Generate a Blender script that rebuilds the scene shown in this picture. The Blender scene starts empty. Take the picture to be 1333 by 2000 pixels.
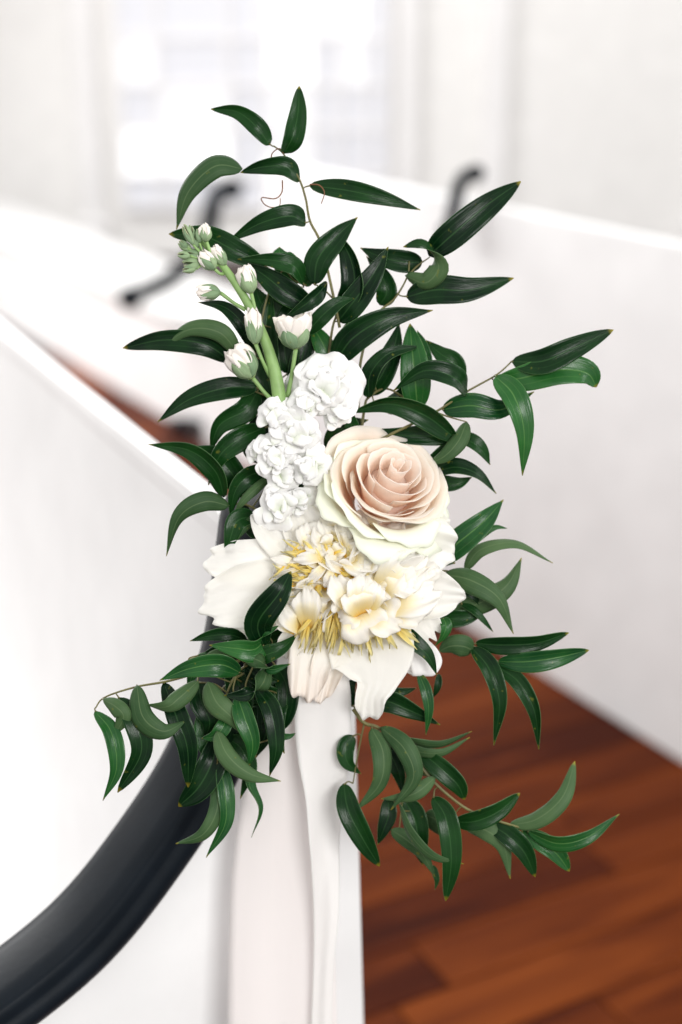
import bpy, math, random
import numpy as np
R = math.radians
S = bpy.context.scene
C = S.collection

# ------------------------------------------------------------------ camera
H = 1.42; TH = R(20); FPX = 50/36*2000; DF = 1.11; PX = DF/FPX       # PX: metres per photo pixel at the flowers
FW = np.array([0, math.cos(TH), -math.sin(TH)]); UP = np.array([0, math.sin(TH), math.cos(TH)]); RT = np.array([1., 0, 0])
CAM = np.array([0, 0, H])
cd = bpy.data.cameras.new('camera'); cam = bpy.data.objects.new('camera', cd); C.objects.link(cam)
cam.location = CAM; cam.rotation_euler = (R(90)-TH, 0, 0)
cd.sensor_fit = 'VERTICAL'; cd.sensor_height = 36; cd.sensor_width = 24; cd.lens = 50; cd.clip_end = 60; cd.clip_start = .05
cd.dof.use_dof = True; cd.dof.focus_distance = DF-.02; cd.dof.aperture_fstop = 2.2
S.camera = cam
S.render.engine = 'CYCLES'
S.cycles.max_bounces = 14; S.cycles.diffuse_bounces = 9; S.cycles.transmission_bounces = 8

# ------------------------------------------------------------------ world and lamps
w = bpy.data.worlds.new('World'); S.world = w; w.use_nodes = True
bg = w.node_tree.nodes['Background']; bg.inputs[0].default_value = (1, .985, .97, 1); bg.inputs[1].default_value = .92
def area(name, loc, target, size, power, col=(1, 1, 1)):
    l = bpy.data.lights.new(name, 'AREA'); l.shape = 'RECTANGLE'; l.size = size[0]; l.size_y = size[1]; l.energy = power; l.color = col
    o = bpy.data.objects.new(name, l); C.objects.link(o); o.location = loc
    from mathutils import Vector
    o.rotation_euler = (Vector(target)-Vector(loc)).to_track_quat('-Z', 'Y').to_euler()
    return o
area('window_light_left', (-3.2, .3, 3.4), (0, 1.4, .9), (.9, 1.3), 8, (1, .98, .96))
area('window_light_right', (3.4, 1.2, 3.2), (0, 2, .8), (1.2, 1.4), 36, (1, 1, 1))
area('window_light_back', (0, 5.2, 4.4), (0, 1.2, .9), (1.3, 1.0), 46, (1, 1, 1))
area('window_light_hall', (0, 5.0, 4.6), (0, 8, 1.2), (5, 2), 66, (1, 1, 1))
area('added_fill_far_left', (-3.2, 5.2, 2.5), (.6, 2.8, .4), (3, 2), 195, (1, .99, .98))  # unseen fill lamp, added to brighten the white panel on the right
area('added_fill_behind_viewer', (2.3, -4.2, 3.7), (0, 1.8, .7), (2.4, 1.5), 235, (1, .99, .97))  # frontal fill added to brighten camera-facing surfaces and put highlights on the leaves
S.view_settings.view_transform = 'Standard'; S.view_settings.look = 'None'; S.view_settings.exposure = .1; S.view_settings.gamma = 1

# ------------------------------------------------------------------ materials
def newmat(name):
    m = bpy.data.materials.new(name); m.use_nodes = True
    nt = m.node_tree; return m, nt, nt.nodes, nt.links, nt.nodes['Principled BSDF']
def ramp(n, stops):
    r = n.new('ShaderNodeValToRGB'); e = r.color_ramp.elements
    while len(e) < len(stops): e.new(.5)
    for k, (p, c) in zip(e, stops): k.position = p; k.color = (*c, 1)
    return r
def painted(name, col, rough=.5, var=.04, bump=.03, scale=9, coat=0):
    m, nt, n, l, b = newmat(name)
    tc = n.new('ShaderNodeTexCoord'); nz = n.new('ShaderNodeTexNoise'); nz.inputs['Scale'].default_value = scale; nz.inputs['Detail'].default_value = 6
    l.new(tc.outputs['Object'], nz.inputs['Vector'])
    a = tuple(c*(1-var) for c in col); c2 = tuple(min(1, c*(1+var)) for c in col)
    r = ramp(n, [(.3, a), (.7, c2)]); l.new(nz.outputs[0], r.inputs[0]); l.new(r.outputs[0], b.inputs['Base Color'])
    bp = n.new('ShaderNodeBump'); bp.inputs['Strength'].default_value = bump; bp.inputs['Distance'].default_value = .002
    n2 = n.new('ShaderNodeTexNoise'); n2.inputs['Scale'].default_value = 160; l.new(tc.outputs['Object'], n2.inputs['Vector'])
    l.new(n2.outputs[0], bp.inputs['Height']); l.new(bp.outputs[0], b.inputs['Normal'])
    b.inputs['Roughness'].default_value = rough; b.inputs['Coat Weight'].default_value = coat; b.inputs['Coat Roughness'].default_value = .25
    return m
M_WHITE = painted('white_paint', (.82, .81, .81), .55)
M_WHITE2 = painted('white_paint_cool', (.82, .825, .83), .45)
M_WALL = painted('wall_paint', (.82, .81, .795), .7)
M_BLACK = painted('black_satin_paint', (.006, .009, .013), .40, .15, .05, 30, .0)
M_BLACK.node_tree.nodes['Principled BSDF'].inputs['Specular IOR Level'].default_value = .10
M_SEAT_TONED = painted('white_paint_toned_down', (.60, .595, .59), .6)  # white paint darkened to offset the strong light on the low seat's top
def emis(name, col, st):
    m, nt, n, l, b = newmat(name)
    b.inputs['Base Color'].default_value = (.6, .6, .62, 1); b.inputs['Roughness'].default_value = .1
    b.inputs['Emission Color'].default_value = (*col, 1); b.inputs['Emission Strength'].default_value = st
    return m
M_PANES = [emis('window_pane_dim', (.80, .83, .95), .22), emis('window_pane_lit', (.95, .96, 1), .40), emis('window_pane_bright', (1, 1, 1), .75)]

def wood():
    m, nt, n, l, b = newmat('red_hardwood')
    tc = n.new('ShaderNodeTexCoord'); oi = n.new('ShaderNodeObjectInfo')
    mp = n.new('ShaderNodeMapping'); mp.inputs['Scale'].default_value = (1.2, 9, 9); l.new(tc.outputs['Object'], mp.inputs[0])
    add = n.new('ShaderNodeVectorMath'); add.operation = 'ADD'; l.new(mp.outputs[0], add.inputs[0])
    sc = n.new('ShaderNodeMath'); sc.operation = 'MULTIPLY'; sc.inputs[1].default_value = 40; l.new(oi.outputs['Random'], sc.inputs[0])
    l.new(sc.outputs[0], add.inputs[1])
    nz = n.new('ShaderNodeTexNoise'); nz.inputs['Scale'].default_value = 2.2; nz.inputs['Detail'].default_value = 8; nz.inputs['Distortion'].default_value = .6
    l.new(add.outputs[0], nz.inputs['Vector'])
    mx = n.new('ShaderNodeMath'); mx.operation = 'MULTIPLY_ADD'; mx.inputs[1].default_value = .20; l.new(oi.outputs['Random'], mx.inputs[0])
    s2 = n.new('ShaderNodeMath'); s2.operation = 'MULTIPLY'; s2.inputs[1].default_value = .58; l.new(nz.outputs[0], s2.inputs[0]); l.new(s2.outputs[0], mx.inputs[2])
    r = ramp(n, [(.12, (.016, .004, .003)), (.28, (.050, .009, .003)), (.42, (.105, .022, .005)), (.62, (.21, .050, .009))])
    l.new(mx.outputs[0], r.inputs[0]); l.new(r.outputs[0], b.inputs['Base Color'])
    b.inputs['Roughness'].default_value = .42; b.inputs['Specular IOR Level'].default_value = .03
    bp = n.new('ShaderNodeBump'); bp.inputs['Strength'].default_value = .15; bp.inputs['Distance'].default_value = .002
    l.new(nz.outputs[0], bp.inputs['Height']); l.new(bp.outputs[0], b.inputs['Normal'])
    return m
M_WOOD = wood()
M_JOINT = painted('dark_floor_joint', (.03, .01, .006), .6)

def mathn(n, l, op, a, b=None, c=None):
    k = n.new('ShaderNodeMath'); k.operation = op
    for i, v in enumerate((a, b, c)):
        if v is None: continue
        if isinstance(v, (int, float)): k.inputs[i].default_value = v
        else: l.new(v, k.inputs[i])
    return k.outputs[0]
def mixc(n, l, f, a, b):
    k = n.new('ShaderNodeMix'); k.data_type = 'RGBA'
    for s, v in ((k.inputs[0], f), (k.inputs[6], a), (k.inputs[7], b)):
        if isinstance(v, (int, float)): s.default_value = v
        elif isinstance(v, tuple): s.default_value = (*v, 1)
        else: l.new(v, s)
    return k.outputs[2]
def leafmat(name, dark, light, vein, rough, spec, bumpd, tipc=(.30, .24, .02), vs=.45):
    m, nt, n, l, b = newmat(name)
    uv = n.new('ShaderNodeTexCoord'); sp = n.new('ShaderNodeSeparateXYZ'); l.new(uv.outputs['UV'], sp.inputs[0])
    oi = n.new('ShaderNodeObjectInfo')
    off = n.new('ShaderNodeVectorMath'); off.operation = 'ADD'; l.new(uv.outputs['Object'], off.inputs[0])
    l.new(oi.outputs['Random'], off.inputs[1])
    nz = n.new('ShaderNodeTexNoise'); nz.inputs['Scale'].default_value = 45; nz.inputs['Detail'].default_value = 7; l.new(off.outputs[0], nz.inputs['Vector'])
    n3 = n.new('ShaderNodeTexNoise'); n3.inputs['Scale'].default_value = 150; n3.inputs['Detail'].default_value = 2; l.new(off.outputs[0], n3.inputs['Vector'])
    f = mathn(n, l, 'MULTIPLY_ADD', nz.outputs[0], 1.1, -.28)
    f2 = mathn(n, l, 'MULTIPLY_ADD', oi.outputs['Random'], .55, -.22)
    f3 = n.new('ShaderNodeClamp'); l.new(mathn(n, l, 'ADD', f, f2), f3.inputs[0])
    base = mixc(n, l, f3.outputs[0], dark, light)
    d = mathn(n, l, 'ABSOLUTE', mathn(n, l, 'SUBTRACT', sp.outputs[0], .5))
    mid = n.new('ShaderNodeMapRange'); mid.inputs[1].default_value = .012; mid.inputs[2].default_value = .035; mid.inputs[3].default_value = vs; mid.inputs[4].default_value = 0; l.new(d, mid.inputs[0])
    sd = mathn(n, l, 'ABSOLUTE', mathn(n, l, 'SUBTRACT', d, .24))
    sv = n.new('ShaderNodeMapRange'); sv.inputs[1].default_value = .005; sv.inputs[2].default_value = .02; sv.inputs[3].default_value = vs*.35; sv.inputs[4].default_value = 0; l.new(sd, sv.inputs[0])
    vv = mathn(n, l, 'MAXIMUM', mid.outputs[0], sv.outputs[0])
    c1 = mixc(n, l, vv, base, vein)
    ed = n.new('ShaderNodeMapRange'); ed.inputs[1].default_value = .478; ed.inputs[2].default_value = .495; l.new(d, ed.inputs[0])
    c2 = mixc(n, l, mathn(n, l, 'MULTIPLY', ed.outputs[0], .5), c1, vein)
    # yellowed spots and tips
    spt = n.new('ShaderNodeMapRange'); spt.inputs[1].default_value = .70; spt.inputs[2].default_value = .76; spt.inputs[4].default_value = .55; l.new(n3.outputs[0], spt.inputs[0])
    c3 = mixc(n, l, spt.outputs[0], c2, (.14, .15, .02))
    tip = n.new('ShaderNodeMapRange'); tip.inputs[1].default_value = .955; tip.inputs[2].default_value = .995; tip.inputs[4].default_value = .85; l.new(sp.outputs[1], tip.inputs[0])
    c4 = mixc(n, l, tip.outputs[0], c3, tipc)
    l.new(c4, b.inputs['Base Color'])
    b.inputs['Roughness'].default_value = rough; b.inputs['Specular IOR Level'].default_value = spec
    # fine cross-veins and parallel relief
    wv = n.new('ShaderNodeTexNoise'); wv.inputs['Scale'].default_value = 1; wv.inputs['Detail'].default_value = 3
    mp = n.new('ShaderNodeMapping'); mp.inputs['Scale'].default_value = (26, 9, 1); l.new(uv.outputs['UV'], mp.inputs[0]); l.new(mp.outputs[0], wv.inputs['Vector'])
    hh = mathn(n, l, 'SUBTRACT', mathn(n, l, 'MULTIPLY_ADD', wv.outputs[0], .5, nz.outputs[0]), vv)
    bp = n.new('ShaderNodeBump'); bp.inputs['Strength'].default_value = .5; bp.inputs['Distance'].default_value = bumpd; l.new(hh, bp.inputs['Height']); l.new(bp.outputs[0], b.inputs['Normal'])
    return m
M_LEAF = leafmat('leaf_upper', (.0012, .012, .0035), (.010, .056, .009), (.06, .16, .05), .23, .15, .0007, vs=.26)
M_UNDER = leafmat('leaf_underside', (.024, .062, .020), (.075, .135, .052), (.15, .21, .10), .55, .2, .0004, vs=.35)
M_EDGE = painted('leaf_edge', (.06, .13, .04), .5)
M_LEAFB = leafmat('leaf_upper_fresh', (.005, .045, .011), (.026, .13, .022), (.12, .26, .07), .24, .24, .0007)
M_STEMV = painted('vine_stem', (.12, .11, .03), .5, .3, .2, 60)
M_STEMG = painted('flower_stem', (.22, .36, .12), .5, .2, .3, 60)
M_TEND = painted('tendril_brown', (.16, .06, .02), .5, .3)
M_SEPAL = leafmat('sepal', (.16, .25, .14), (.33, .44, .24), (.45, .52, .33), .6, .2, .0004, (.5, .5, .3))

def petalmat(name, base, edge, inner=None, trans=.3, fine=.5, p0=.25, p1=.85, edgeu=None):
    """petal pigment runs from the claw (v=0) to the rim (v=1)"""
    m, nt, n, l, b = newmat(name)
    uv = n.new('ShaderNodeTexCoord'); sp = n.new('ShaderNodeSeparateXYZ'); l.new(uv.outputs['UV'], sp.inputs[0])
    nz = n.new('ShaderNodeTexNoise'); nz.inputs['Scale'].default_value = 1; nz.inputs['Detail'].default_value = 5
    mp = n.new('ShaderNodeMapping'); mp.inputs['Scale'].default_value = (26, 2.2, 1); l.new(uv.outputs['UV'], mp.inputs[0]); l.new(mp.outputs[0], nz.inputs['Vector'])
    f = mathn(n, l, 'ADD', sp.outputs[1], mathn(n, l, 'MULTIPLY_ADD', nz.outputs[0], .24, -.12))
    if edgeu:
        d = mathn(n, l, 'ABSOLUTE', mathn(n, l, 'SUBTRACT', sp.outputs[0], .5))
        f = mathn(n, l, 'ADD', f, mathn(n, l, 'MULTIPLY', mathn(n, l, 'POWER', mathn(n, l, 'MULTIPLY', d, 2), 6), edgeu))
    st = [(p0, base), (p1, edge)]
    if inner: st = [(.02, inner)] + st
    r = ramp(n, st); l.new(f, r.inputs[0])
    l.new(r.outputs[0], b.inputs['Base Color']); b.inputs['Roughness'].default_value = .6; b.inputs['Specular IOR Level'].default_value = .2
    bp = n.new('ShaderNodeBump'); bp.inputs['Strength'].default_value = fine; bp.inputs['Distance'].default_value = .0003; l.new(nz.outputs[0], bp.inputs['Height']); l.new(bp.outputs[0], b.inputs['Normal'])
    tr = n.new('ShaderNodeBsdfTranslucent'); l.new(r.outputs[0], tr.inputs[0]); l.new(bp.outputs[0], tr.inputs['Normal'])
    mx = n.new('ShaderNodeMixShader'); mx.inputs[0].default_value = trans
    l.new(b.outputs[0], mx.inputs[1]); l.new(tr.outputs[0], mx.inputs[2]); l.new(mx.outputs[0], n['Material Output'].inputs[0])
    return m
M_ROSE = petalmat('rose_petal', (.99, .85, .74), (.985, .945, .89), (.99, .72, .55), .62, .3, .45, .97, .35)
M_ROSEC = petalmat('rose_petal_core', (.99, .87, .79), (.985, .93, .88), (.99, .79, .67), .6, .3, .3, .98, .3)
M_ROSEO = petalmat('rose_petal_outer', (.97, .91, .83), (.94, .96, .85), (.96, .85, .74), .3, .3, .3, .97)
M_PEO = petalmat('peony_petal', (.965, .958, .925), (.965, .955, .925), (.97, .92, .74), .5, .8, .2, .7)
M_PEOI = petalmat('peony_petaloid', (.985, .87, .45), (.98, .965, .93), (.99, .72, .16), .5, .4, .2, .7)
M_PEOB = petalmat('peony_petal_bruised', (.965, .95, .91), (.94, .87, .80), (.93, .88, .76), .3, .6, .55, 1.0)
M_STAM = petalmat('stamen', (1, .84, .22), (1, .94, .58), (1, .70, .08), .6, .4, .2, .95)
M_STOCK = petalmat('stock_petal', (.88, .91, .82), (.945, .94, .935), (.56, .72, .30), .3, .6, .3, .72)
M_BUD = petalmat('bud_petal', (.80, .84, .62), (.93, .88, .83), (.52, .66, .28), .2, .5, .15, .5)
def ribbonmat(name, col, tr, rough):
    m, nt, n, l, b = newmat(name)
    uv = n.new('ShaderNodeTexCoord'); mp = n.new('ShaderNodeMapping'); mp.inputs['Scale'].default_value = (6, 400, 1); l.new(uv.outputs['UV'], mp.inputs[0])
    nz = n.new('ShaderNodeTexNoise'); nz.inputs['Scale'].default_value = 1; l.new(mp.outputs[0], nz.inputs['Vector'])
    bp = n.new('ShaderNodeBump'); bp.inputs['Strength'].default_value = .25; bp.inputs['Distance'].default_value = .0004; l.new(nz.outputs[0], bp.inputs['Height'])
    b.inputs['Base Color'].default_value = (*col, 1); b.inputs['Roughness'].default_value = rough; b.inputs['Sheen Weight'].default_value = .15
    l.new(bp.outputs[0], b.inputs['Normal'])
    t = n.new('ShaderNodeBsdfTranslucent'); t.inputs[0].default_value = (*col, 1)
    mx = n.new('ShaderNodeMixShader'); mx.inputs[0].default_value = tr; l.new(b.outputs[0], mx.inputs[1]); l.new(t.outputs[0], mx.inputs[2])
    l.new(mx.outputs[0], n['Material Output'].inputs[0]); return m
M_SATIN = ribbonmat('satin_ribbon', (.95, .94, .93), .35, .4)
M_CHIF = ribbonmat('blush_ribbon', (.95, .92, .912), .35, .6)

# ------------------------------------------------------------------ helpers
def L2W(a):
    """(x photo px, y photo px, z px towards the camera from the flowers' plane) to a place in the hall"""
    a = np.asarray(a, float).reshape(-1, 3); dep = DF-a[:, 2]*PX
    return CAM+(FW[None]+RT[None]*((a[:, 0]-666.5)/FPX)[:, None]+UP[None]*((1000-a[:, 1])/FPX)[:, None])*dep[:, None]
def ray(x, y): return FW+RT*(x-666.5)/FPX+UP*(1000-y)/FPX
def on_floor(x, y, z=0):
    r = ray(x, y); return CAM+r*((z-H)/r[2])
def on_plane(x, y, p, nrm):
    r = ray(x, y); return CAM+r*(np.dot(p-CAM, nrm)/np.dot(r, nrm))
def mesh(name, v, f, mats, parent=None, uv=None, smooth=True):
    v = np.asarray(v, float)
    if parent is not None:
        q = parent; off = np.zeros(3)
        while q is not None: off += np.array(q.location); q = q.parent
        v = v-off
        loc = (0, 0, 0)
    else:
        loc = tuple(v.mean(0)); v = v-np.array(loc)
    me = bpy.data.meshes.new(name); me.from_pydata(v.tolist(), [], f); me.update()
    for m in (mats if isinstance(mats, (list, tuple)) else [mats]): me.materials.append(m)
    if smooth: me.polygons.foreach_set('use_smooth', [True]*len(me.polygons))
    if uv is not None:
        ul = me.uv_layers.new(name='UVMap'); li = np.zeros(len(me.loops), int); me.loops.foreach_get('vertex_index', li)
        ul.data.foreach_set('uv', np.asarray(uv, float)[li].ravel())
    o = bpy.data.objects.new(name, me); C.objects.link(o); o.location = loc
    if parent is not None: o.parent = parent
    return o
def thing(name, label, cat, at, group=None):
    o = bpy.data.objects.new(name, None); C.objects.link(o); o.location = tuple(at); o['label'] = label; o['category'] = cat
    o.empty_display_size = .02
    if group: o['group'] = group
    return o
def spline(pts, n):
    """Catmull-Rom through pts"""
    p = np.asarray(pts, float)
    if len(p) == 2: return p[0]+(p[1]-p[0])*np.linspace(0, 1, n)[:, None]
    p = np.vstack([2*p[0]-p[1], p, 2*p[-1]-p[-2]]); m = len(p)-3
    out = []
    for t in np.linspace(0, m-1e-6, n):
        i = int(t); u = t-i; a, b, c, d = p[i:i+4]
        out.append(.5*((2*b)+(c-a)*u+(2*a-5*b+4*c-d)*u*u+(3*b-a-3*c+d)*u**3))
    return np.array(out)
def unit(a): return a/np.maximum(np.linalg.norm(a, axis=-1, keepdims=True), 1e-9)
def gridfaces(nv, nu): return [(i*nu+j, i*nu+j+1, (i+1)*nu+j+1, (i+1)*nu+j) for i in range(nv-1) for j in range(nu-1)]
def interp(vals, t):
    v = np.atleast_1d(np.asarray(vals, float)); return np.interp(t, np.linspace(0, 1, len(v)), v) if len(v) > 1 else np.full_like(t, v[0])
def frames(m, roll, nref=None):
    """tangent, binormal, normal (towards the camera at roll 0) along a midline in local px; y is down, so flip for handedness"""
    T = unit(np.gradient(m, axis=0)); Z = np.array([0, 0, 1.]) if nref is None else np.asarray(nref, float)*[1, -1, 1]
    N = unit(Z-T*(T@Z)[:, None]+1e-6); B = np.cross(T, N)
    r = np.radians(roll)[:, None]
    return T, B*np.cos(r)+N*np.sin(r), N*np.cos(r)-B*np.sin(r)
def flip(a): b = np.array(a, float); b[..., 1] *= -1; return b
def tube(name, pts, r, mat, parent=None, seg=8, n=20, world=False):
    p = spline(pts, n); rr = interp(r, np.linspace(0, 1, n)); q = flip(p) if not world else p
    T = unit(np.gradient(q, axis=0)); a = np.array([.3, .2, 1.]); A = unit(np.cross(T, a)); Bq = np.cross(T, A); v = []
    for i in range(n):
        for k in range(seg):
            t = 2*math.pi*k/seg; v.append(q[i]+(A[i]*math.cos(t)+Bq[i]*math.sin(t))*rr[i])
    f = [(i*seg+k, i*seg+(k+1) % seg, (i+1)*seg+(k+1) % seg, (i+1)*seg+k) for i in range(n-1) for k in range(seg)]
    f += [tuple(range(seg))[::-1], tuple(range((n-1)*seg, n*seg))]
    v = np.array(v); v = v if world else L2W(flip(v))
    return mesh(name, v, f, mat, parent)

def leaf(parent, pts, wd, roll=0, fold=.28, mat=None, seed=0, peak=.36, under=None, wav=.05, blunt=.5):
    rnd = np.random.RandomState(seed); nv, nu = 26, 9
    m = flip(spline(pts, nv)); t = np.linspace(0, 1, nv)
    # a gentle arch towards the viewer so that the blade is not straight in depth
    L = np.linalg.norm(m[-1]-m[0]); m[:, 2] += np.sin(t*math.pi)*L*rnd.uniform(.02, .07)
    T, B, N = frames(m, interp(roll, t)+rnd.uniform(-6, 6))
    a = blunt*1.15; b = max(a*(1-peak)/peak, .72)
    prof = t**a*(1-t)**b; prof /= prof.max(); prof *= np.clip((1-t)/.04, 0, 1)**.25; prof = np.maximum(prof, .02)
    hw = wd*.465*prof*rnd.uniform(.94, 1.04); us = np.linspace(-1, 1, nu); ph = rnd.uniform(0, 6, 4); V = []; UV = []
    for i in range(nv):
        for u in us:
            ang = fold*abs(u)**.6
            wv = wd*wav*math.sin(t[i]*(6+2*rnd.rand()*0)+ph[0]+(1.4 if u > 0 else 0))*abs(u)**2*prof[i]
            asym = 1+.08*math.sin(3*t[i]+ph[1])*np.sign(u)
            V.append(m[i]+B[i]*u*hw[i]*math.cos(ang)*asym+N[i]*(abs(u)*hw[i]*math.sin(ang)+wv-hw[i]*.25*fold))
            UV.append(((u+1)/2, t[i]))
    o = mesh('leaf', L2W(flip(np.array(V))), gridfaces(nv, nu), [mat or M_LEAF, under or M_UNDER, M_EDGE], parent, UV)
    s = o.modifiers.new('thickness', 'SOLIDIFY'); s.thickness = .00035; s.offset = -1; s.material_offset = 1; s.material_offset_rim = 2
    return o
def petal(parent, name, pts, half, mat, cup=.25, ruffle=.05, freq=3, lobes=.04, k=.25, roll=0, seed=0, nu=17, nv=16, thick=.0003, lf=5, skew=0, nref=None, pw=2.3):
    """half: half-widths along the petal; k: how far the rim is rounded; lobes: ragged rim; cup > 0 lifts the sides towards the viewer"""
    rnd = np.random.RandomState(seed); us = np.linspace(-1, 1, nu); t = np.linspace(0, 1, nv)
    M = flip(spline(pts, 60)); tt = np.linspace(0, 1, 60); T, B, N = frames(M, interp(roll, tt), nref); L = np.sum(np.linalg.norm(np.diff(M, axis=0), axis=1))
    ph = rnd.uniform(0, 6.28, 8)
    fr = spline([[interp(half, np.array([x]))[0]] for x in np.linspace(0, 1, 9)], 61)[:, 0]
    V = []; UV = []
    for v in t:
        for u in us:
            rim = 1-k*abs(u+skew)**pw+lobes*(math.sin(lf*u*2+ph[0])+.42*math.sin(lf*3.1*u+ph[1])+.1*math.sin(lf*6*u+ph[2])-.9)*(1-.6*abs(u)**3)
            s = min(max(v*rim, 0), 1); x = s*59; i = min(int(x), 58); g = x-i
            P = M[i]*(1-g)+M[i+1]*g; b = B[i]; nn = N[i]; hw = fr[int(round(s*60))] if False else np.interp(s, np.linspace(0, 1, 61), fr)
            hw *= 1+.05*lobes*20*math.sin(9*v+ph[3]+(2 if u > 0 else 0))*abs(u)*.4
            z = cup*hw*u*u + ruffle*L*(v**2.2)*1.3*(math.sin(freq*u*2.2+ph[4]+2.2*v)*abs(u)**.5+.45*math.sin(freq*5*u+ph[5])*v**2) + .03*L*math.sin(3*u+4*v+ph[6])*v
            V.append(P+b*u*hw+nn*z); UV.append(((u+1)/2, v))
    o = mesh(name, L2W(flip(np.array(V))), gridfaces(nv, nu), mat, parent, UV)
    s = o.modifiers.new('thickness', 'SOLIDIFY'); s.thickness = thick; s.offset = 0
    return o
def box(name, p0, ex, ey, ez, mat, parent=None, bev=.0):
    """box from corner p0 along the vectors ex, ey, ez"""
    c = [p0, p0+ex, p0+ex+ey, p0+ey]; v = np.array(c+[q+ez for q in c])
    f = [(3, 2, 1, 0), (4, 5, 6, 7), (0, 1, 5, 4), (1, 2, 6, 5), (2, 3, 7, 6), (3, 0, 4, 7)]
    if np.dot(np.cross(ex, ey), ez) < 0: f = [q[::-1] for q in f]
    o = mesh(name, v, f, mat, parent, smooth=False)
    if bev:
        b = o.modifiers.new('bevel', 'BEVEL'); b.width = bev; b.segments = 3
    return o

# ------------------------------------------------------------------ the hall
ZZ = np.array([0, 0, 1.]); A118 = R(118)
D = np.array([math.cos(A118), math.sin(A118), 0]); NN = np.array([math.sin(A118), -math.cos(A118), 0])   # along the pews / across the rows
fl = mesh('floor', [(-9, -3, -.006), (9, -3, -.006), (9, 14, -.006), (-9, 14, -.006)], [(0, 1, 2, 3)], M_JOINT, smooth=False); fl['kind'] = 'structure'
# floor boards run across the rows
rnd = random.Random(5); pm = {}
o0 = np.array([0, .9, 0.])
def plank_mesh(wd, ln):
    k = (wd, ln)
    if k not in pm:
        b = .0015; v = [(0, 0, -.006), (ln, 0, -.006), (ln, wd, -.006), (0, wd, -.006), (0, 0, -b), (ln, 0, -b), (ln, wd, -b), (0, wd, -b), (b, b, 0), (ln-b, b, 0), (ln-b, wd-b, 0), (b, wd-b, 0)]
        f = [(0, 1, 5, 4), (1, 2, 6, 5), (2, 3, 7, 6), (3, 0, 4, 7), (4, 5, 9, 8), (5, 6, 10, 9), (6, 7, 11, 10), (7, 4, 8, 11), (8, 9, 10, 11)]
        me = bpy.data.meshes.new('plank'); me.from_pydata(v, [], f); me.materials.append(M_WOOD); pm[k] = me
    return pm[k]
PW = .118
for row in range(-2, 42):
    x = -.9-rnd.random()*.9
    while x < 1.9:
        ln = rnd.choice((.55, .8, 1.1)); wp = o0+D*row*PW+NN*x
        if ln and -3.2 < wp[0] < 2.2 and wp[1] > .4:
            o = bpy.data.objects.new('plank', plank_mesh(PW-.002, ln-.002)); C.objects.link(o)
            o.parent = fl; loc = wp-np.array(fl.location); o.location = loc; o.rotation_euler = (0, 0, math.atan2(NN[1], NN[0]))
        x += ln

# near pew: end panel, black arm cap, backrest and seat
Q = L2W([(600, 1150, -150)])[0]
def pl(x, y): return on_plane(x, y, Q, D)
pew = thing('pew', 'nearest white pew with curved black arm cap, flowers tied to its end', 'pew', (Q[0], Q[1], 0))
def arm_cap(name, path, parent, sc=1., n=90, knob=False, axis=D):
    p = spline(path, n); T = unit(np.gradient(p, axis=0)); Nn = unit(np.cross(axis, T))
    if Nn[n//3] @ np.array([0, 0, 1.]) < 0: Nn = -Nn
    prof = np.array([(0, 0), (.004, .0022), (.015, .0032), (.033, .0038), (.051, .0032), (.063, .002), (.068, -.002), (.070, -.010), (.068, -.020), (.060, -.026), (.058, -.036), (.012, -.040), (.004, -.038),
        (-.003, -.036), (-.007, -.032), (-.0095, -.026), (-.0095, -.021), (-.0075, -.017), (-.0055, -.0145), (-.0050, -.012), (-.0050, -.007), (-.0036, -.0025), (-.0016, -.0004)])*sc
    k = len(prof); v = []
    for i in range(n):
        for a, b in prof: v.append(p[i]+axis*a+Nn[i]*b)
    f = [(i*k+j, (i+1)*k+j, (i+1)*k+(j+1) % k, i*k+(j+1) % k) for i in range(n-1) for j in range(k)]+[tuple(range(k)), tuple(range((n-1)*k, n*k))[::-1]]
    o = mesh(name, v, f, M_BLACK, parent); return o, p, Nn
PATH = [(-420, 2130), (-240, 2110), (-60, 2008), (146, 1848), (290, 1672), (395, 1500), (458, 1310), (486, 1120), (503, 1030), (550, 962), (600, 950), (640, 985)]
wp = [pl(x, y) for x, y in PATH]
cap, cp, cn = arm_cap('arm_cap', wp, pew)
bot = [(cp[i]-cn[i]*.034) for i in range(0, 80, 2)]
e1 = pl(707, 1400); e2 = pl(722, 2000); dr = (e2-e1)/(e1[2]-e2[2]); etop = e1-dr*(bot[-1][2]-e1[2]); ebot = e1+dr*e1[2]
outl = [bot[0]*[1, 1, 0]]+bot+[etop, ebot]
k = len(outl); v = [q+D*.012 for q in outl]+[q+D*.052 for q in outl]
f = [tuple(range(k)), tuple(range(k, 2*k))[::-1]]+[(i, i+k, (i+1) % k+k, (i+1) % k) for i in range(k)]
ep = mesh('end_panel', v, f, M_WHITE2, pew, smooth=False)
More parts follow.
